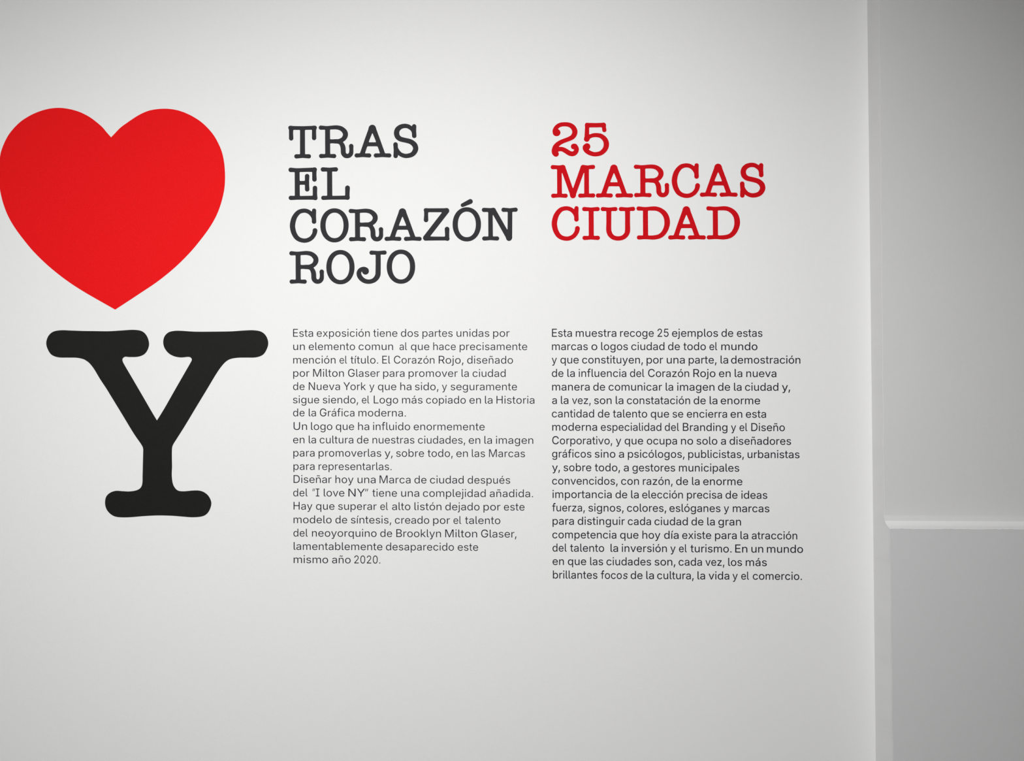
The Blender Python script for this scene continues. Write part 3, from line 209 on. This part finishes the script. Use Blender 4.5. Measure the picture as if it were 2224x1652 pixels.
M_WALL = material('wall_paint', (0.80, 0.80, 0.795), 0.75, 0.2, 420, 0.25)
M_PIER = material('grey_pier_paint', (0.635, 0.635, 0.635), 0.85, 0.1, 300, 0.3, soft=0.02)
M_PIER_TOP = material('lit_pier_tone', (0.68, 0.68, 0.675), 0.85, 0.1, 300, 0.3, soft=0.02)  # paler copy of the pier colour, brighter light on the upper face painted in
M_LEDGE = material('lit_ledge_tone', (0.80, 0.80, 0.795), 0.8, 0.1, 300, 0.3)  # wall white on the ledge stands in for light from above
M_FLOOR = material('floor_stone', (0.42, 0.42, 0.415), 0.5, 0.4, 60, 0.1, soft=0.1)
M_HEART = material('red_vinyl', (0.80, 0.003, 0.005), 0.6, 0.12, 900, 0.6, grain=0.08, grain_scale=500)
M_RED = material('red_letter_vinyl', (0.57, 0.0008, 0.006), 0.6, 0.08, 900, 0.6, grain=0.05, grain_scale=500)
M_BLACK = material('black_vinyl', (0.010, 0.010, 0.0095), 0.6, 0.12, 900, 0.5, grain=0.2, grain_scale=500)
M_DARK = material('dark_letter_vinyl', (0.026, 0.026, 0.030), 0.6, 0.12, 900, 0.5, grain=0.2, grain_scale=500)
M_INK = material('text_ink', (0.008, 0.007, 0.016), 0.6, 0.12)



# ---------------------------------------------------------------- helpers
def link_mesh(name, verts, faces, mat, parent=None, loc=(0, 0, 0)):
    me = bpy.data.meshes.new(name)
    loc = Vector(loc)
    me.from_pydata([Vector(v) - loc for v in verts], [], faces)
    me.materials.append(mat)
    me.update()
    o = bpy.data.objects.new(name, me)
    COL.objects.link(o)
    if parent is not None:
        o.parent = parent
        o.location = loc - parent.location
    else:
        o.location = loc
    return o


def structure(name, verts, faces, mat, label=None):
    o = link_mesh(name, verts, faces, mat)
    o['kind'] = 'structure'
    if label:
        o['label'] = label
    return o


def tag(o, label, category, group=None):
    o['label'] = label
    o['category'] = category
    if group:
        o['group'] = group
    return o


def empty(name, loc):
    o = bpy.data.objects.new(name, None)
    COL.objects.link(o)
    o.location = loc
    o.empty_display_size = 0.05
    return o


VINYL = 0.0004                          # thickness of the cut vinyl


def sheet(outlines, thick=VINYL):
    """Front face and edges of a flat cut-out; outlines are lists of pixels, first the outer one(s)."""
    verts, faces = [], []
    pts = [[at(x, y) for x, y in c] for c in outlines]
    flat = [p for c in pts for p in c]
    n = len(flat)
    verts = [(p.x, -thick, p.z) for p in flat] + [(p.x, 0.0, p.z) for p in flat]
    o0 = flat[0]
    for t in tessellate_polygon([[Vector(((p.x - o0.x) * 1000, (p.z - o0.z) * 1000, 0)) for p in c] for c in pts]):
        a, b, c = (flat[i] for i in t)
        cr = (b.x - a.x) * (c.z - a.z) - (b.z - a.z) * (c.x - a.x)
        if abs(cr) < 1e-14:
            continue
        faces.append(tuple(t) if cr > 0 else tuple(reversed(t)))
    k = 0
    for c in pts:
        m = len(c)
        for i in range(m):
            a, b = k + i, k + (i + 1) % m
            faces.append((a, a + n, b + n, b))
        k += m
    return verts, faces


def inside(p, poly):
    r = False
    for i in range(len(poly)):
        a, b = poly[i - 1], poly[i]
        if (a[1] > p[1]) != (b[1] > p[1]) and p[0] < (b[0] - a[0]) * (p[1] - a[1]) / (b[1] - a[1]) + a[0]:
            r = not r
    return r


def area(c):
    return sum(c[i - 1][0] * c[i][1] - c[i][0] * c[i - 1][1] for i in range(len(c)))


def shapes(contours, by_turn=False):
    """Group outlines into outer shapes with their holes."""
    out = []
    if by_turn:                         # outlines may overlap: outer ones turn one way, holes the other
        holes = [c for c in contours if area(c) > 0]
        return [[c] + [d for d in holes if all(inside(q, c) for q in d)] for c in contours if area(c) < 0]
    for i, c in enumerate(contours):
        depth = sum(inside(c[0], d) for j, d in enumerate(contours) if j != i)
        if depth % 2 == 0:
            out.append([c] + [d for j, d in enumerate(contours) if j != i and inside(d[0], c)])
    return out


def add_shapes(verts, faces, contours, by_turn=False):
    for s in shapes(contours, by_turn):
        v, f = sheet(s)
        k = len(verts)
        verts += v
        faces += [tuple(i + k for i in q) for q in f]


# ---------------------------------------------------------------- the room
def quad_box(name, x0, x1, y0, y1, z0, z1, mat, label):
    v = [(x, y, z) for x in (x0, x1) for y in (y0, y1) for z in (z0, z1)]
    f = [(0, 1, 3, 2), (4, 6, 7, 5), (0, 4, 5, 1), (2, 3, 7, 6), (0, 2, 6, 4), (1, 5, 7, 3)]
    return structure(name, v, f, mat, label)


XL, XR, YB, ZC = -3.4, 1.75, -4.4, 3.45
quad_box('floor', XL - .2, XR + .2, YB - .2, 0.2, -0.1, 0.0, M_FLOOR, 'grey stone floor of the exhibition room')
quad_box('ceiling', XL - .2, XR + .2, YB - .2, 0.2, ZC, ZC + 0.1, M_WALL, 'white ceiling')
quad_box('wall_left', XL - .2, XL, YB - .2, 0.2, 0, ZC, M_WALL, 'white side wall beyond the heart')
quad_box('wall_right', XR, XR + .2, YB - .2, 0.2, 0, ZC, M_WALL, 'white side wall beyond the pier')
quad_box('wall_back', XL, XR, YB - .2, YB, 0, ZC, M_WALL, 'white wall opposite the lettering')
quad_box('wall_front', XL, XR, 0.0, 0.2, 0, ZC, M_WALL, 'smooth off-white wall carrying the lettering')

# the pier at the right: it stands proud of the lettered wall, a little further out below its sloping ledge
D1, D2 = -0.059, -0.084


def along(pa, pb, y, z):
    """x where the line through two seen points (at depth y) crosses height z"""
    a, b = at(*pa, y), at(*pb, y)
    return a.x + (b.x - a.x) * (z - a.z) / (b.z - a.z)


EDGE0 = lambda z: along((1885.5, 185), (1900, 1466), 0.0, z)       # inner corner on the wall
EDGE1 = lambda z: along((1910, 185), (1919.5, 1130), D1, z)         # arris of the upper pier
EDGE2 = lambda z: along((1931.5, 1150), (1936, 1466), D2, z)        # arris of the lower pier
ZB = at(1930, 1146.5, D2).z             # front edge of the ledge
ZT = at(1920, 1131.0, D1).z             # where the ledge meets the upper pier


def pier_rows(rows, seg=1):
    """rows: (z, y, x_left); builds left return, front, and closes at the right wall"""
    v, f = [], []
    for z, y, x in rows:
        v += [(EDGE0(z), 0.0, z), (x, y + 0.0014, z), (x + .0004, y + .0004, z), (x + 0.0015, y, z), (XR, y, z)]
    for i in range(len(rows) - 1):
        a, b = i * 5, (i + 1) * 5
        for k in range(4):
            f.append((a + k, a + k + 1, b + k + 1, b + k))
    return v, f


def lit_return(o):
    """the narrow return towards the lettered wall takes the paler wall colour in place of light on it"""
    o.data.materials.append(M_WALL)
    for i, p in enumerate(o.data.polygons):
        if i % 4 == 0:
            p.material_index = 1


def wob(z, s):
    return 0.0006 * math.sin(z * 37 + s) + 0.0004 * math.sin(z * 91 + 2 * s) + 0.0002 * math.sin(z * 233 + s)


FILLET = 0.012                          # the plaster hollow climbs this far up the upper face
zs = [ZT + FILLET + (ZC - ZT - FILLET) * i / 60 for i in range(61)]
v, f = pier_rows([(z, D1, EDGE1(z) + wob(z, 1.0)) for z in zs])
lit_return(structure('trim_1', v, f, M_PIER_TOP, 'upper face of the grey painted pier right of the lettering'))
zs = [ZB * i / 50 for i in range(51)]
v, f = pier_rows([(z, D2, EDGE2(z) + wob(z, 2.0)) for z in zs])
lit_return(structure('trim_2', v, f, M_PIER, 'lower face of the grey painted pier, under the ledge'))
# ledge: hollowed plaster slope between the two faces, with an uneven front lip
prof = [(0.0, 1.0), (0.03, 0.88), (0.07, 0.76), (0.13, 0.64), (0.20, 0.53), (0.32, 0.38), (0.48, 0.23), (0.66, 0.12), (0.84, 0.05),
        (0.96, 0.02), (1.0, -0.01), (1.0, -0.06)]
NX, n = 220, len(prof)
v, f = [], []
for i in range(NX + 1):
    t = i / NX
    for s, h in prof:
        y = D1 + (D2 - D1) * s
        z = ZB + (ZT + FILLET - ZB) * h
        xl = EDGE1(ZT) + (EDGE2(ZB) - EDGE1(ZT)) * min(1.0, s)
        x = xl + (XR - xl) * t
        if s > 0.9:
            wv = 0.0003 * math.sin(x * 61) + 0.0002 * math.sin(x * 143 + 1) + 0.0002 * math.sin(x * 371) + 0.0002 * math.sin(x * 917 + 2)
            z += wv
            y -= 0.0003
        v.append((x, y, z))
mats = []
for i in range(NX):
    for k in range(n - 1):
        a = i * n + k
        f.append((a, a + 1, a + n + 1, a + n))
        mats.append(0 if k > 3 else 2)
# its left end carries the return face on between the two piers
k0 = len(v)
v += v[:n]
k1 = len(v)
v += [(EDGE0(q[2]), 0.0, q[2]) for q in v[:n]]
for k in range(n - 1):
    f.append((k0 + k, k1 + k, k1 + k + 1, k0 + k + 1))
    mats.append(1)
led = structure('trim_3', v, f, M_LEDGE, 'sloping plaster ledge across the pier, the light on it painted in as white')
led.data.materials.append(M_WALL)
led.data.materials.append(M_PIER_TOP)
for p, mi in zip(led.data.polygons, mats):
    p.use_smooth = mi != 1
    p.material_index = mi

# ---------------------------------------------------------------- the heart and the large Y
def smooth_loop(pts, corners=(), n=6):
    """Catmull-Rom through a closed loop, sharp at the given indices"""
    out = []
    m = len(pts)
    for i in range(m):
        p1, p2 = pts[i], pts[(i + 1) % m]
        p0 = pts[i - 1] if i not in corners else p1
        p3 = pts[(i + 2) % m] if (i + 1) % m not in corners else p2
        for k in range(n):
            t = k / n
            out.append(tuple(.5 * (2 * p1[q] + (p2[q] - p0[q]) * t + (2 * p0[q] - 5 * p1[q] + 4 * p2[q] - p3[q]) * t * t
                                   + (3 * p1[q] - p0[q] - 3 * p2[q] + p3[q]) * t ** 3) for q in (0, 1)))
    return out


right = [(249, 423), (275, 396), (310, 360), (360, 323), (420, 283), (470, 257), (520, 241), (590, 233), (660, 237), (720, 252),
         (780, 278), (840, 315), (890, 360), (930, 408), (960, 460), (985, 520), (1000, 590), (1006, 670), (1004, 740),
         (995, 800), (975, 875), (945, 950), (900, 1027), (840, 1108), (780, 1180), (700, 1262), (620, 1332), (540, 1393),
         (450, 1453), (350, 1519), (276, 1567)]
axis = lambda y: 249 + 27 * (y - 423) / 1144
left = [(2 * axis(y) - x - 22 * max(0, min(1, (y - 700) / 500)) * min(1, (1567 - y) / 122), y) for x, y in reversed(right[9:-1])]
left += [(-168, 234), (-100, 227), (-40, 233), (15, 246), (62, 264), (120, 297), (185, 350), (218, 388)]
loop = right + left
pts = smooth_loop(loop, (0, len(right) - 1))
v, f = sheet([[(160 + x / 3.06, 160 + y / 3.06) for x, y in pts]])
heart = link_mesh('heart', v, f, M_HEART, loc=at(250, 672))
tag(heart, 'large flat red vinyl heart on the white wall above the big black Y', 'heart')

Y = [(598, 769), (650, 685), (720, 562), (790, 440), (833, 365), (848, 335), (840, 318), (820, 313), (770, 317), (720, 308), (680, 285),
     (652, 248), (643, 207), (652, 167), (680, 138), (720, 127), (770, 126), (870, 132), (1000, 132), (1130, 130), (1220, 124),
     (1290, 122), (1345, 132), (1380, 162), (1396, 208), (1388, 252), (1360, 296), (1310, 316), (1240, 318), (1180, 319),
     (1130, 327), (1095, 345), (1060, 382), (1020, 440), (960, 540), (880, 672), (800, 805), (740, 900), (715, 940), (706, 970),
     (705, 1040), (706, 1100), (704, 1160), (710, 1215), (725, 1250), (750, 1272), (790, 1277), (850, 1272), (900, 1272),
     (940, 1286), (972, 1317), (988, 1362), (975, 1412), (948, 1445), (910, 1459), (850, 1463), (780, 1458), (700, 1452),
     (600, 1450), (500, 1455), (400, 1463), (320, 1462), (275, 1447), (240, 1412), (226, 1368), (232, 1320), (258, 1290),
     (300, 1274), (350, 1276), (400, 1278), (450, 1270), (480, 1252), (493, 1220), (495, 1160), (497, 1080), (499, 1000),
     (498, 968), (485, 940), (430, 860), (350, 728), (270, 597), (235, 540), (190, 472), (150, 405), (120, 365), (95, 343),
     (66, 328), (20, 319), (-40, 318), (-110, 316), (-160, 296), (-188, 252), (-196, 208), (-180, 162), (-145, 132), (-90, 122),
     (-20, 124), (66, 127), (150, 128), (250, 129), (340, 124), (430, 119), (490, 129), (525, 163), (541, 215), (532, 260),
     (505, 295), (460, 312), (400, 314), (370, 312), (352, 325), (352, 345), (370, 380), (420, 465), (500, 602), (560, 706)]
v, f = sheet([[(160 + x / 3.304, 680 + y / 3.304) for x, y in smooth_loop(Y, (0,))]])
big_y = link_mesh('letter', v, f, M_BLACK, loc=at(343, 1122))
tag(big_y, 'very large black typewriter letter Y on the wall under the red heart', 'letter')

# ---------------------------------------------------------------- the two headings
# letter: crop origin x, y, crop scale, box in the crop
CA, CB, CC = (610, 250, 6.95), (615, 430, 8.237), (865, 425, 8.237)
CD, CE, CF = (1185, 255, 8.237), (1410, 345, 8.237), (1185, 435, 8.237)


def box(c, x0, y0, x1, y1, c2=None):
    c2 = c2 or c
    return (c[0] + x0 / c[2], c[1] + y0 / c[2], c2[0] + x1 / c2[2], c2[1] + y1 / c2[2])


BLACK_HEADING = [
    ('T', box(CA, 112, 158, 544, 655)), ('R', box(CA, 572, 154, 1096, 650)), ('A', box(CA, 1112, 145, 1668, 640)),
    ('S', box(CA, 1697, 130, 2075, 649)), ('E', box(CA, 115, 787, 554, 1283)), ('L', box(CA, 602, 785, 1042, 1280)),
    ('C', box(CB, 120, 187, 612, 799)), ('O', box(CB, 665, 183, 1172, 793)), ('R', box(CB, 1172, 190, 1790, 775)),
    ('A', (835.1, 452.2, 915.8, 523.1)), ('Z', box(CC, 443, 219, 917, 806)), ('O', box(CC, 972, 205, 1480, 817)),
    ('N', box(CC, 1494, 211, 2137, 808)), ('R', box(CB, 110, 946, 730, 1533)), ('O', box(CB, 772, 928, 1277, 1542)),
    ('J', box(CB, 1313, 937, 1852, 1534)), ('O', (839.9, 541.8, 901.7, 616.0))]
RED_HEADING = [
    ('2', box(CD, 108, 85, 595, 703)), ('5', box(CD, 662, 92, 1135, 697)), ('M', box(CD, 90, 847, 888, 1445)),
    ('A', box(CD, 898, 842, 1567, 1434)), ('R', box(CD, 1577, 841, 2210, 1428)), ('C', box(CE, 402, 77, 908, 699)),
    ('A', box(CE, 905, 85, 1582, 678)), ('S', box(CE, 1622, 68, 2078, 693)), ('C', box(CF, 108, 103, 612, 723)),
    ('I', box(CF, 653, 117, 972, 710)), ('U', box(CF, 985, 114, 1602, 720)), ('D', (1382.2, 448.0, 1455.2, 520.2)),
    ('A', box(CE, 338, 845, 1013, 1443)), ('D', box(CE, 1020, 845, 1625, 1441))]


def slab_outline(ch, b):
    x0, y0, x1, y1 = b
    return [[(x0 + c[i] / 2000 * (x1 - x0), y1 - c[i + 1] / 2000 * (y1 - y0)) for i in range(0, len(c), 2)] for c in SLAB[ch]]


def heading(name, label, letters, mat, base):
    root = tag(empty(name, at(*base)), label, 'heading')
    for ch, b in letters:
        v, f = [], []
        add_shapes(v, f, slab_outline(ch, b))
        o = link_mesh('letter', v, f, mat, root, loc=at(b[0], b[3]))
        if ch == 'O' and b[0] > 975:
            v, f = [], []
            ab = box(CC, 1117, 58, 1333, 202)
            add_shapes(v, f, slab_outline('´', ab))
            acc = link_mesh('accent', v, f, mat, root, loc=at(ab[0], ab[3]))
            w = acc.location.copy()
            acc.parent = o
            acc.location = w - o.location
    return root


heading('heading', 'dark grey typewriter heading TRAS EL CORAZÓN ROJO in four lines, right of the heart', BLACK_HEADING, M_DARK, (626, 617))
heading('heading', 'red typewriter heading 25 MARCAS CIUDAD in three lines, right of the dark heading', RED_HEADING, M_RED, (1196, 522))

# ---------------------------------------------------------------- the two columns of text
# each line: pixel baseline at its left end, then word, left, right in a crop of scale Z
Z = 2224 / 560
LEFT_TEXT = [
    (731.0, 'Esta 66 238 exposición 270 727 tiene 757 965 dos 996 1148 partes 1182 1442 unidas 1476 1758 por 1791 1933'),
    (759.9, 'un 67 167 elemento 201 600 comun 631 928 al 984 1048 que 1083 1241 hace 1275 1469 precisamente 1503 2085'),
    (789.1, 'mención 67 432 el 467 530 título. 561 799 El 835 904 Corazón 936 1285 Rojo, 1322 1535 diseñado 1568 1962'),
    (817.8, 'por 67 207 Milton 239 504 Glaser 540 813 para 843 1027 promover 1062 1485 la 1519 1581 ciudad 1614 1899'),
    (846.6, 'de 66 165 Nueva 201 470 York 500 694 y 724 767 que 798 956 ha 991 1086 sido, 1117 1319 y 1350 1393 seguramente 1425 1997'),
    (875.5, 'sigue 65 291 siendo, 322 627 el 659 723 Logo 762 972 más 1006 1182 copiado 1213 1555 en 1587 1686 la 1721 1785 Historia 1820 2147'),
    (903.7, 'de 66 165 la 201 263 Gráfica 297 595 moderna. 630 1038'),
    (933.2, 'Un 70 186 logo 221 404 que 435 592 ha 627 722 influido 756 1075 enormemente 1106 1718'),
    (962.2, 'en 66 164 la 201 263 cultura 295 585 de 617 717 nuestras 751 1112 ciudades, 1143 1550 en 1581 1680 la 1716 1781 imagen 1816 2137'),
    (990.9, 'para 68 251 promoverlas 286 826 y, 856 924 sobre 955 1195 todo, 1226 1442 en 1474 1573 las 1608 1721 Marcas 1756 2066'),
    (1019.9, 'para 69 251 representarlas. 286 915'),
    (1048.3, 'Diseñar 70 397 hoy 431 587 una 622 777 Marca 812 1079 de 1113 1216 ciudad 1247 1537 después 1572 1938'),
    (1077.3, 'del 67 191 “I 232 292 love 331 508 NY” 543 714 tiene 749 962 una 998 1153 complejidad 1186 1727 añadida. 1762 2135'),
    (1106.2, 'Hay 70 232 que 264 423 superar 455 786 el 818 884 alto 920 1077 listón 1113 1345 dejado 1379 1674 por 1708 1854 este 1884 2062'),
    (1135.6, 'modelo 70 398 de 431 532 síntesis, 565 912 creado 944 1240 por 1274 1419 el 1449 1516 talento 1549 1853'),
    (1164.6, 'del 69 192 neoyorquino 229 786 de 818 920 Brooklyn 956 1341 Milton 1378 1653 Glaser, 1688 1992'),
    (1193.5, 'lamentablemente 71 836 desaparecido 867 1453 este 1486 1662'),
    (1222.2, 'mismo 71 368 año 402 562 2020. 594 817')]
RIGHT_TEXT = [
    (731.0, 'Esta 35 207 muestra 240 590 recoge 623 913 25 945 1041 ejemplos 1070 1467 de 1497 1598 estas 1630 1850'),
    (759.9, 'marcas 35 344 o 375 426 logos 459 690 ciudad 719 1005 de 1036 1138 todo 1168 1362 el 1393 1460 mundo 1495 1807'),
    (788.9, 'y 33 77 que 108 266 constituyen, 295 819 por 851 993 una 1025 1180 parte, 1214 1454 la 1489 1554 demostración 1580 2177'),
    (818.1, 'de 34 134 la 168 232 influencia 266 676 del 708 832 Corazón 864 1218 Rojo 1254 1445 en 1475 1576 la 1611 1676 nueva 1711 1970'),
    (847.6, 'manera 36 360 de 391 493 comunicar 523 984 la 1016 1080 imagen 1115 1436 de 1467 1571 la 1605 1670 ciudad 1700 1987 y, 2018 2090'),
    (876.8, 'a 36 77 la 112 177 vez, 208 369 son 398 549 la 585 651 constatación 681 1226 de 1257 1361 la 1395 1461 enorme 1490 1830'),
    (905.9, 'cantidad 34 398 de 431 532 talento 560 856 que 887 1045 se 1075 1167 encierra 1198 1545 en 1575 1676 esta 1707 1881'),
    (934.7, 'moderna 37 424 especialidad 456 978 del 1008 1131 Branding 1164 1548 y 1579 1623 el 1652 1720 Diseño 1754 2043'),
    (964.2, 'Corporativo, 37 555 y 586 632 que 662 821 ocupa 853 1113 no 1148 1252 solo 1282 1461 a 1492 1535 diseñadores 1567 2097'),
    (993.0, 'gráficos 36 375 sino 404 582 a 612 656 psicólogos, 690 1178 publicistas, 1210 1690 urbanistas 1722 2170'),
    (1022.5, 'y, 36 104 sobre 135 374 todo, 404 622 a 654 697 gestores 729 1097 municipales 1130 1650'),
    (1051.7, 'convencidos, 36 601 con 631 785 razón, 819 1075 de 1106 1209 la 1243 1308 enorme 1339 1677'),
    (1080.9, 'importancia 40 550 de 583 684 la 718 783 elección 813 1164 precisa 1199 1501 de 1532 1635 ideas 1669 1892'),
    (1109.9, 'fuerza, 36 318 signos, 349 653 colores, 682 1020 eslóganes 1048 1488 y 1517 1562 marcas 1595 1910'),
    (1138.8, 'para 40 224 distinguir 257 663 cada 689 889 ciudad 919 1206 de 1238 1341 la 1374 1439 gran 1470 1665'),
    (1168.3, 'competencia 38 590 que 623 781 hoy 815 970 día 1002 1127 existe 1158 1408 para 1441 1628 la 1661 1727 atracción 1758 2150'),
    (1197.2, 'del 40 162 talento 191 485 la 540 605 inversión 638 1026 y 1056 1101 el 1130 1198 turismo. 1229 1583 En 1615 1720 un 1755 1857 mundo 1889 2200'),
    (1226.2, 'en 40 138 que 172 330 las 364 476 ciudades 505 890 son, 920 1099 cada 1127 1328 vez, 1358 1522 los 1555 1674 más 1706 1888'),
    (1255.7, 'brillantes 43 427 focos* 456 688 de 714 816 la 848 914 cultura, 942 1257 la 1290 1355 vida 1386 1564 y 1592 1637 el 1667 1734 comercio. 1767 2190')]
KERN = {'Yo': -60, 'Y”': -70, 've': -15, 'yo': -10, 'r,': -50, 'y,': -40, 'y ': 0, 'a,': -5, 'fu': -5, 'Hay': 0}


def thin(c, d):
    """move a closed outline by d along its normals (outer outlines shrink, holes grow)"""
    out = []
    for i in range(len(c)):
        a, b, e = c[i - 1], c[i], c[(i + 1) % len(c)]
        l1, l2 = math.dist(a, b) or 1, math.dist(b, e) or 1
        n1 = (-(b[1] - a[1]) / l1, (b[0] - a[0]) / l1)
        n2 = (-(e[1] - b[1]) / l2, (e[0] - b[0]) / l2)
        k = d / max(0.5, 1 + n1[0] * n2[0] + n1[1] * n2[1])
        out.append((b[0] + (n1[0] + n2[0]) * k, b[1] + (n1[1] + n2[1]) * k))
    return out


def text_column(label, lines, origin_x, x_base, cap, mat, weight):
    """cap = capital height in pixels at the left edge of the column"""
    root = tag(empty('text_block', at(x_base, lines[-1][0])), label, 'text')
    for base, row in lines:
        t = row.split()
        for w, a, b in zip(t[0::3], t[1::3], t[2::3]):
            slant = w.endswith('*')
            w = w.rstrip('*')
            px0, px1 = origin_x + float(a) / Z, origin_x + float(b) / Z
            pen, cs = 0, []
            for i, ch in enumerate(w):
                adv, outl = SANS[ch]
                for c in outl:
                    sh = 0.16 if slant and i == len(w) - 1 else 0.0
                    cs.append(thin([(pen + c[k] + sh * c[k + 1], c[k + 1]) for k in range(0, len(c), 2)], weight))
                pen += adv + KERN.get(w[i:i + 2], 0)
            lo = min(p[0] for c in cs for p in c)
            hi = max(p[0] for c in cs for p in c)
            sx = (px1 - px0) / (hi - lo)
            slope = (base - 731) * 1.1e-5
            scale = cap / 1000
            cs = [[(px0 + (x - lo) * sx,
                    base + (px0 + (x - lo) * sx - x_base) * slope - y * scale) for x, y in c] for c in cs]
            v, f = [], []
            add_shapes(v, f, cs, True)
            link_mesh('word', v, f, mat, root, loc=at(px0, base))
    return root


text_column('left column of small near-black sans-serif text, eighteen lines beginning Esta exposición tiene dos partes',
            LEFT_TEXT, 620, 636.5, 17.0, M_INK, 5.0)
text_column('right column of small near-black sans-serif text, nineteen lines beginning Esta muestra recoge 25 ejemplos',
            RIGHT_TEXT, 1190, 1198.5, 17.3, M_INK, -3.0)
